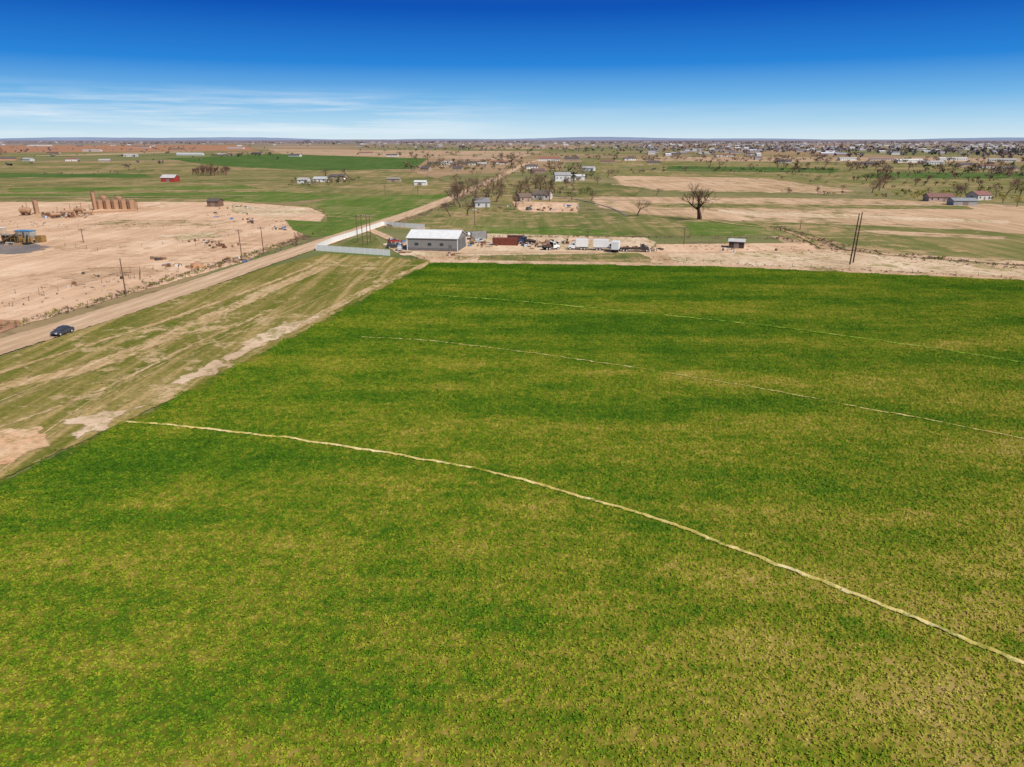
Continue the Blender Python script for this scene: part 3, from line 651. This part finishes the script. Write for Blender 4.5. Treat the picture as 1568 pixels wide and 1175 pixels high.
def car(x,y,z,rz,col,name='parked_car',suv=False):
    mb=MB(); hh=1.62 if suv else 1.42
    loft(mb,[(-2.3,.45,.75,.72,.9),(-2.2,.3,.92,.84,.93),(-1.7,.24,.98,.9,.94),(-.6,.22,.98,.91,.94),(.6,.22,.96,.91,.94),(1.3,.24,.9,.9,.92),(1.95,.3,.8,.86,.9),(2.25,.42,.64,.74,.88)],[0,0,0,0,0,0])
    loft(mb,[(-2.1 if suv else -1.75,.95,1.0,.76,.95),(-1.85 if suv else -1.2,.96,hh-.06,.8,.8),(-.5,.96,hh,.8,.8),(.25,.95,hh-.04,.8,.8),(1.05,.92,.96,.78,.95)],[1,1,0,1,1,0],1)
    mb.box((-.55,0,hh+.005),((2.4 if suv else 1.3),1.22,.03),0)
    for xx in (-1.4,1.42):
        for yy in (-.82,.82): wheel(mb,xx,yy,.34,.24,2,3)
    for yy in (-.6,.6): mb.box((2.16,yy,.66),(.14,.34,.12),4); mb.box((-2.27,yy,.8),(.08,.3,.14),5)
    mb.box((2.26,0,.45),(.06,1.0,.18),2); mb.box((.75,.98,1.),(.16,.18,.12),0); mb.box((.75,-.98,1.),(.16,.18,.12),0)
    mb.obj(name,[paint('car_paint_%d'%int(col[0]*1000+col[2]*97),col,.3,.05,spec=.6),GLS,RUB,HUB,paint('headlamp',(.8,.8,.8),.2),paint('tail_lamp',(.4,.02,.02),.3)],loc=(x,y,z),rotz=rz)
p0=G(96,513); p1=np.array(G(0,532));p2=np.array(G(300,438)); dr=math.atan2(*(p2-p1)[::-1])
car(p0[0],p0[1],zr+.0,dr+math.pi,(.06,.06,.08))
for u,v,r,c in [(602,380,.3,(.05,.05,.05)),(612,384,1.7,(.5,.5,.5)),(475,282,.1,(.6,.6,.6)),(527,276,2,(.6,.1,.1)),(604,372,.5,(.3,.03,.03)),(735,372,1.2,(.6,.6,.6)),(743,316,.5,(.5,.5,.6)),(810,322,1,(.1,.1,.1)),(716,362,2.,(.4,.4,.4))]:
    x,y=G(u,v); car(x,y,.1,r,c,suv=True)
TW=paint('truck_white',(.8,.8,.8),.4,.08); TB=paint('truck_chassis',(.04,.04,.045),.7)
def truck(u,v,rz,box=5.5,flat=False,name='box_truck',cab=None):
    x,y=G(u,v); mb=MB(); hL=box/2
    mb.box((0,0,.85),(box+2.4,.9,.22),1)
    if flat:
        mb.box((-1.1,0,1.15),(box,2.4,.18),1)
        for i in range(int(box)): mb.box((-1.1-hL+i+.5,0,1.3+.1*(i%3)),(.8,2.1,.2+.2*(i%3)),5)
        mb.box((-1.1+hL-.1,0,1.9),(.12,2.4,1.4),1)
    else:
        mb.box((-1.1,0,2.35),(box,2.4,2.5),0); mb.box((-1.1,0,1.06),(box,2.3,.1),1)
        for i in range(int(box/.6)): mb.box((-1.1-hL+.3+i*.6,0,2.35),(.05,2.44,2.4),0)
    cx=-1.1+hL+1.15
    loft(mb,[(cx-.95,.6,2.5,1.1,.95),(cx-.1,.6,2.55,1.12,.92),(cx+.35,.6,1.7,1.1,.95),(cx+1.3,.6,1.5,1.02,.92),(cx+1.45,.6,1.25,.98,.92)],[0,0,0,0,0,0])
    mb.box((cx-.45,0,2.0),(.75,2.26,.6),2); mb.addf([(cx+.02,-.9,2.42),(cx+.02,.9,2.42),(cx+.40,.95,1.75),(cx+.40,-.95,1.75)],[(0,1,2,3)],2)
    for xx in (cx+.75,-1.1-hL+1.2,-1.1-hL+2.3):
        for yy in (-.98,.98): wheel(mb,xx,yy,.5,.3,3,4)
    mb.box((cx+1.5,0,.75),(.14,2.1,.3),1)
    mb.obj(name,[cab or TW,TB,GLS,RUB,HUB,paint('cargo_brown',(.16,.09,.06),.8)],loc=(x,y,.1),rotz=rz)
truck(886,383,math.pi-.1,4.2); truck(925,384,-.12,5.2); truck(943,386,1.3,4.4); truck(970,386,-.1,7,True,'flatbed_truck',paint('cab_dark',(.06,.05,.05),.5))
truck(842,383,.4,3.5,True,'flatbed_truck'); truck(808,374,2.8,3.8,True,'flatbed_truck',paint('cab_blue',(.08,.12,.25),.5))
def container(u,v,rz,col,L=9):
    x,y=G(u,v); mb=MB(); mb.box((0,0,1.3),(L,2.4,2.5),0)
    for i in range(int(L/.35)): 
        for s in (-1,1): mb.box((-L/2+.2+i*.35,s*1.21,1.3),(.15,.05,2.2),0)
    for i in (-1,1):
        for s in (-1,1): mb.box((i*(L/2-.05),s*1.2,1.3),(.16,.16,2.62),1)
    mb.box((L/2+.03,0,1.3),(.05,.06,2.3),1); mb.box((L/2+.03,.6,1.3),(.05,.05,2.2),1); mb.box((L/2+.03,-.6,1.3),(.05,.05,2.2),1)
    mb.obj('shipping_container',[paint('container_%d'%int(col[0]*100),col,.6,.3),paint('container_frame',(.1,.04,.03),.7)],loc=(x,y,.1),rotz=rz)
container(774,376,-.12,(.20,.055,.035)); container(733,366,.2,(.3,.3,.3),6); container(790,372,-.15,(.12,.05,.04),6)
# scrap / yard materials
SM=[paint('scrap_rust',(.2,.09,.05),.9),paint('scrap_white',(.6,.6,.6),.7),paint('scrap_wood',(.32,.2,.12),.9),paint('scrap_dark',(.08,.07,.06),.9),paint('scrap_blue',(.1,.2,.4),.7)]
def scrap(u,v,n,ru,rv,name='scrap_pile',sz=1.):
    mb=MB()
    for _ in range(n):
        x,y=G(u+random.gauss(0,ru),v+random.gauss(0,rv)); k=random.random(); mi=random.choice([0,0,0,1,2,2,2,3,3])
        if random.random()<.04: mi=4
        a=random.uniform(0,3.14)
        if k<.45: mb.box((x,y,.1+.4*sz*random.random()),(random.uniform(.6,2.6)*sz,random.uniform(.4,1.3)*sz,random.uniform(.3,1.3)*sz),mi,a,random.uniform(.6,1))
        elif k<.8:
            L=random.uniform(1,3.5)*sz; zz=random.uniform(.2,1); mb.tube((x,y,zz),(x+L*math.cos(a),y+L*math.sin(a),zz+random.uniform(-.1,.5)),.1*sz,n=6,m=mi)
        else: mb.tube((x,y,0),(x,y,.9*sz),.32*sz,n=10,m=mi)
    mb.obj(name,SM)
scrap(825,376,45,14,2.5); scrap(740,376,20,8,3); scrap(722,372,12,4,3); scrap(860,372,20,10,2); scrap(1000,384,14,8,1.5); scrap(608,376,18,6,4); scrap(640,388,5,20,.5)
scrap(385,339,16,14,1.5); scrap(242,398,12,5,.8); scrap(340,378,20,14,2); scrap(95,332,44,16,2,'well_site_equipment',1.5); scrap(360,402,18,10,2); scrap(275,408,12,25,2); scrap(30,372,26,14,3,'well_site_equipment',1.2); scrap(365,318,12,10,2); scrap(850,320,26,25,4,sz=1.2); scrap(750,322,20,20,4); scrap(860,282,20,20,3,sz=1.3); scrap(690,392,8,4,.6)
scrap(315,372,14,10,1.2); scrap(430,350,10,14,2); scrap(160,425,8,30,3,sz=.8); scrap(110,440,8,30,3,sz=.7); scrap(350,330,10,25,3); scrap(1110,384,8,25,2)
# dirt mound
x,y=G(302,410); vs=[(0,0,1.5)];fs=[]
for k,(r,h) in enumerate([(1,1.2),(2.2,.5),(3.4,-.05)]):
    for i in range(16): rr_=r*random.uniform(.85,1.15); vs.append((rr_*math.cos(i*.3927),rr_*math.sin(i*.3927)*.8,h*random.uniform(.8,1.1)))
for i in range(16): fs.append((0,1+i,1+(i+1)%16)); [fs.append((1+k*16+i,17+k*16+i,17+k*16+(i+1)%16,1+k*16+(i+1)%16)) for k in (0,1)]
mkobj('dirt_mound',vs,fs,paint('mound_dirt',(.48,.25,.14),1),loc=(x,y,.07),smooth=True)
# ---------------------------------------------------------------- oil tanks and well equipment
TK=paint('tank_tan_paint',(.42,.25,.15),.6,.15,.5); TKD=paint('tank_rail',(.2,.12,.08),.7)
def tank(u,v,hp,wp,name='oil_storage_tank',mat=TK):
    x,y=G(u,v); h=M(v,hp); r=M(v,wp)/2; mb=MB()
    mb.tube((0,0,0),(0,0,h),r,n=28); mb.tube((0,0,h),(0,0,h+r*.22),r*1.01,r*.15,n=28); mb.tube((0,0,h+r*.2),(0,0,h+r*.2+.4),.3,n=10,m=1)
    for zz in (.33,.66): mb.tube((0,0,h*zz),(0,0,h*zz+.08),r*1.012,n=28)
    for i in range(int(h/.35)): mb.box((0,-r-.15,.3+i*.35),(.5,.05,.05),1)
    for s in (-.25,.25): mb.box((s,-r-.15,h/2),(.05,.05,h),1)
    for i in range(20):
        a=i*.314; mb.tube((r*math.cos(a),r*math.sin(a),h),(r*math.cos(a),r*math.sin(a),h+1.0),.035,n=4,m=1)
        b2=a+.314; mb.tube((r*math.cos(a),r*math.sin(a),h+1),(r*math.cos(b2),r*math.sin(b2),h+1),.03,n=4,m=1)
    mb.obj(name,[mat,TKD],loc=(x,y,.08))
for u in (154,166,178,190,202): tank(u,320+(u%3)*.5,13,11)
tank(146,322,26,6,'vent_stack'); tank(208,318,8,6); tank(57,328,20,7,'heater_treater'); tank(160,314,13,11); tank(183,314,12,11)
def separator(u,v,L,r,rz=0.):
    x,y=G(u,v); mb=MB(); mb.tube((-L/2,0,r+.8),(L/2,0,r+.8),r,n=18); mb.tube((L/2,0,r+.8),(L/2+r*.5,0,r+.8),r,r*.4,n=18); mb.tube((-L/2-r*.5,0,r+.8),(-L/2,0,r+.8),r*.4,r,n=18)
    for s in (-L*.35,L*.35): mb.box((s,0,.4),(.3,r*1.6,.9),1)
    mb.tube((L*.3,0,r*2+.7),(L*.3,0,r*2+3.5),.2,n=8); mb.box((0,0,.1),(L+1,r*2.2,.2),1); mb.tube((-L*.2,0,r*2+.7),(-L*.2,0,r*2+1.5),.3,n=8,m=1)
    mb.obj('separator_unit',[TK,TKD],loc=(x,y,.08),rotz=rz)
separator(40,330,4,1.6); separator(104,330,5,.9,.3); separator(122,327,5,1.,-.2); separator(86,334,4,.8,.9); separator(135,330,4,.7,.4)
mb=MB(); c=[G(140,327),G(212,324),G(208,312),G(150,312)]
for i in range(4):
    a=c[i];b2=c[(i+1)%4]; L=math.dist(a,b2); mb.box(((a[0]+b2[0])/2,(a[1]+b2[1])/2,.45),(L,.15,.9),0,math.atan2(b2[1]-a[1],b2[0]-a[0]))
mb.obj('containment_wall',[TK])
# pumping rig at the left edge
x,y=G(28,374); mb=MB()
mb.box((0,0,.5),(11,3.4,.35),1); mb.box((-3.6,0,1.9),(3.6,2.6,2.4),1); mb.box((-3.6,0,3.2),(3.8,2.8,.18),3)
mb.box((.2,0,1.7),(2.6,2.4,2.0),0); mb.box((3.2,-.3,1.4),(2.2,2.2,1.4),0); mb.tube((.2,-1.5,2.0),(.2,1.5,2.0),1.05,n=18,m=1); mb.tube((3.,0,2.2),(3.,0,4.2),.25,n=10,m=1)
for i in range(6): mb.tube((-4.5+i*1.8,-1.9,.6),(-4.5+i*1.8,-1.9,3.6),.08,n=6,m=0)
mb.box((0,-1.9,3.65),(9.6,.12,.14),0); mb.box((0,-1.9,2.1),(9.6,.1,.1),0)
mb.tube((-5,-2.2,.8),(3.5,-2.2,4.6),.16,n=8,m=0); mb.tube((4.6,-1,.5),(5.6,-1,3.4),.3,n=8,m=1); mb.tube((5.2,.8,.4),(5.2,.8,2.8),.5,n=10,m=0)
for i in range(4): wheel(mb,-4.5+i*1.3,-1.75,.55,.35,1,3); wheel(mb,-4.5+i*1.3,1.75,.55,.35,1,3)
mb.box((-1.5,5.5,2.6),(6.5,2.8,2.7),3); mb.box((-1.5,5.5,4.05),(6.8,3.,.2),2); mb.box((4,6,1.2),(3,2.2,2.2),0)
mb.obj('pumping_rig',[paint('machine_yellow',(.34,.20,.07),.6,.3),paint('machine_black',(.05,.04,.035),.6),paint('blue_roof',(.08,.3,.55),.5),paint('machine_grey',(.4,.38,.36),.6)],loc=(x,y,.1),rotz=-.2)
x,y=G(-3,360); mb=MB(); mb.box((0,0,1.4),(6,2.6,2.6),0); mb.box((0,0,2.8),(6.2,2.8,.15),1); mb.box((1,-1.33,1.2),(1,.06,2),2); mb.box((-1.5,-1.33,1.7),(1.2,.06,.8),2); mb.obj('office_trailer',[paint('trailer_tan',(.5,.4,.3),.7),WH,GLS],loc=(x,y,.1),rotz=-.1)
mb=MB(); a=G(135,412);b2=G(215,410); mb.tube((*a,.3),(*b2,.3),.2,n=8); mb.obj('pipeline_segment',[paint('pipe_tan',(.5,.35,.24),.6)])
# ---------------------------------------------------------------- camera
cam=bpy.data.cameras.new('camera'); co=bpy.data.objects.new('camera',cam); scene.collection.objects.link(co)
co.location=(0,0,H); co.rotation_euler=(math.radians(90)-TH,0,0); cam.sensor_fit='HORIZONTAL'; cam.angle=2*math.atan(784/F); cam.clip_end=80000; cam.clip_start=.5
scene.camera=co
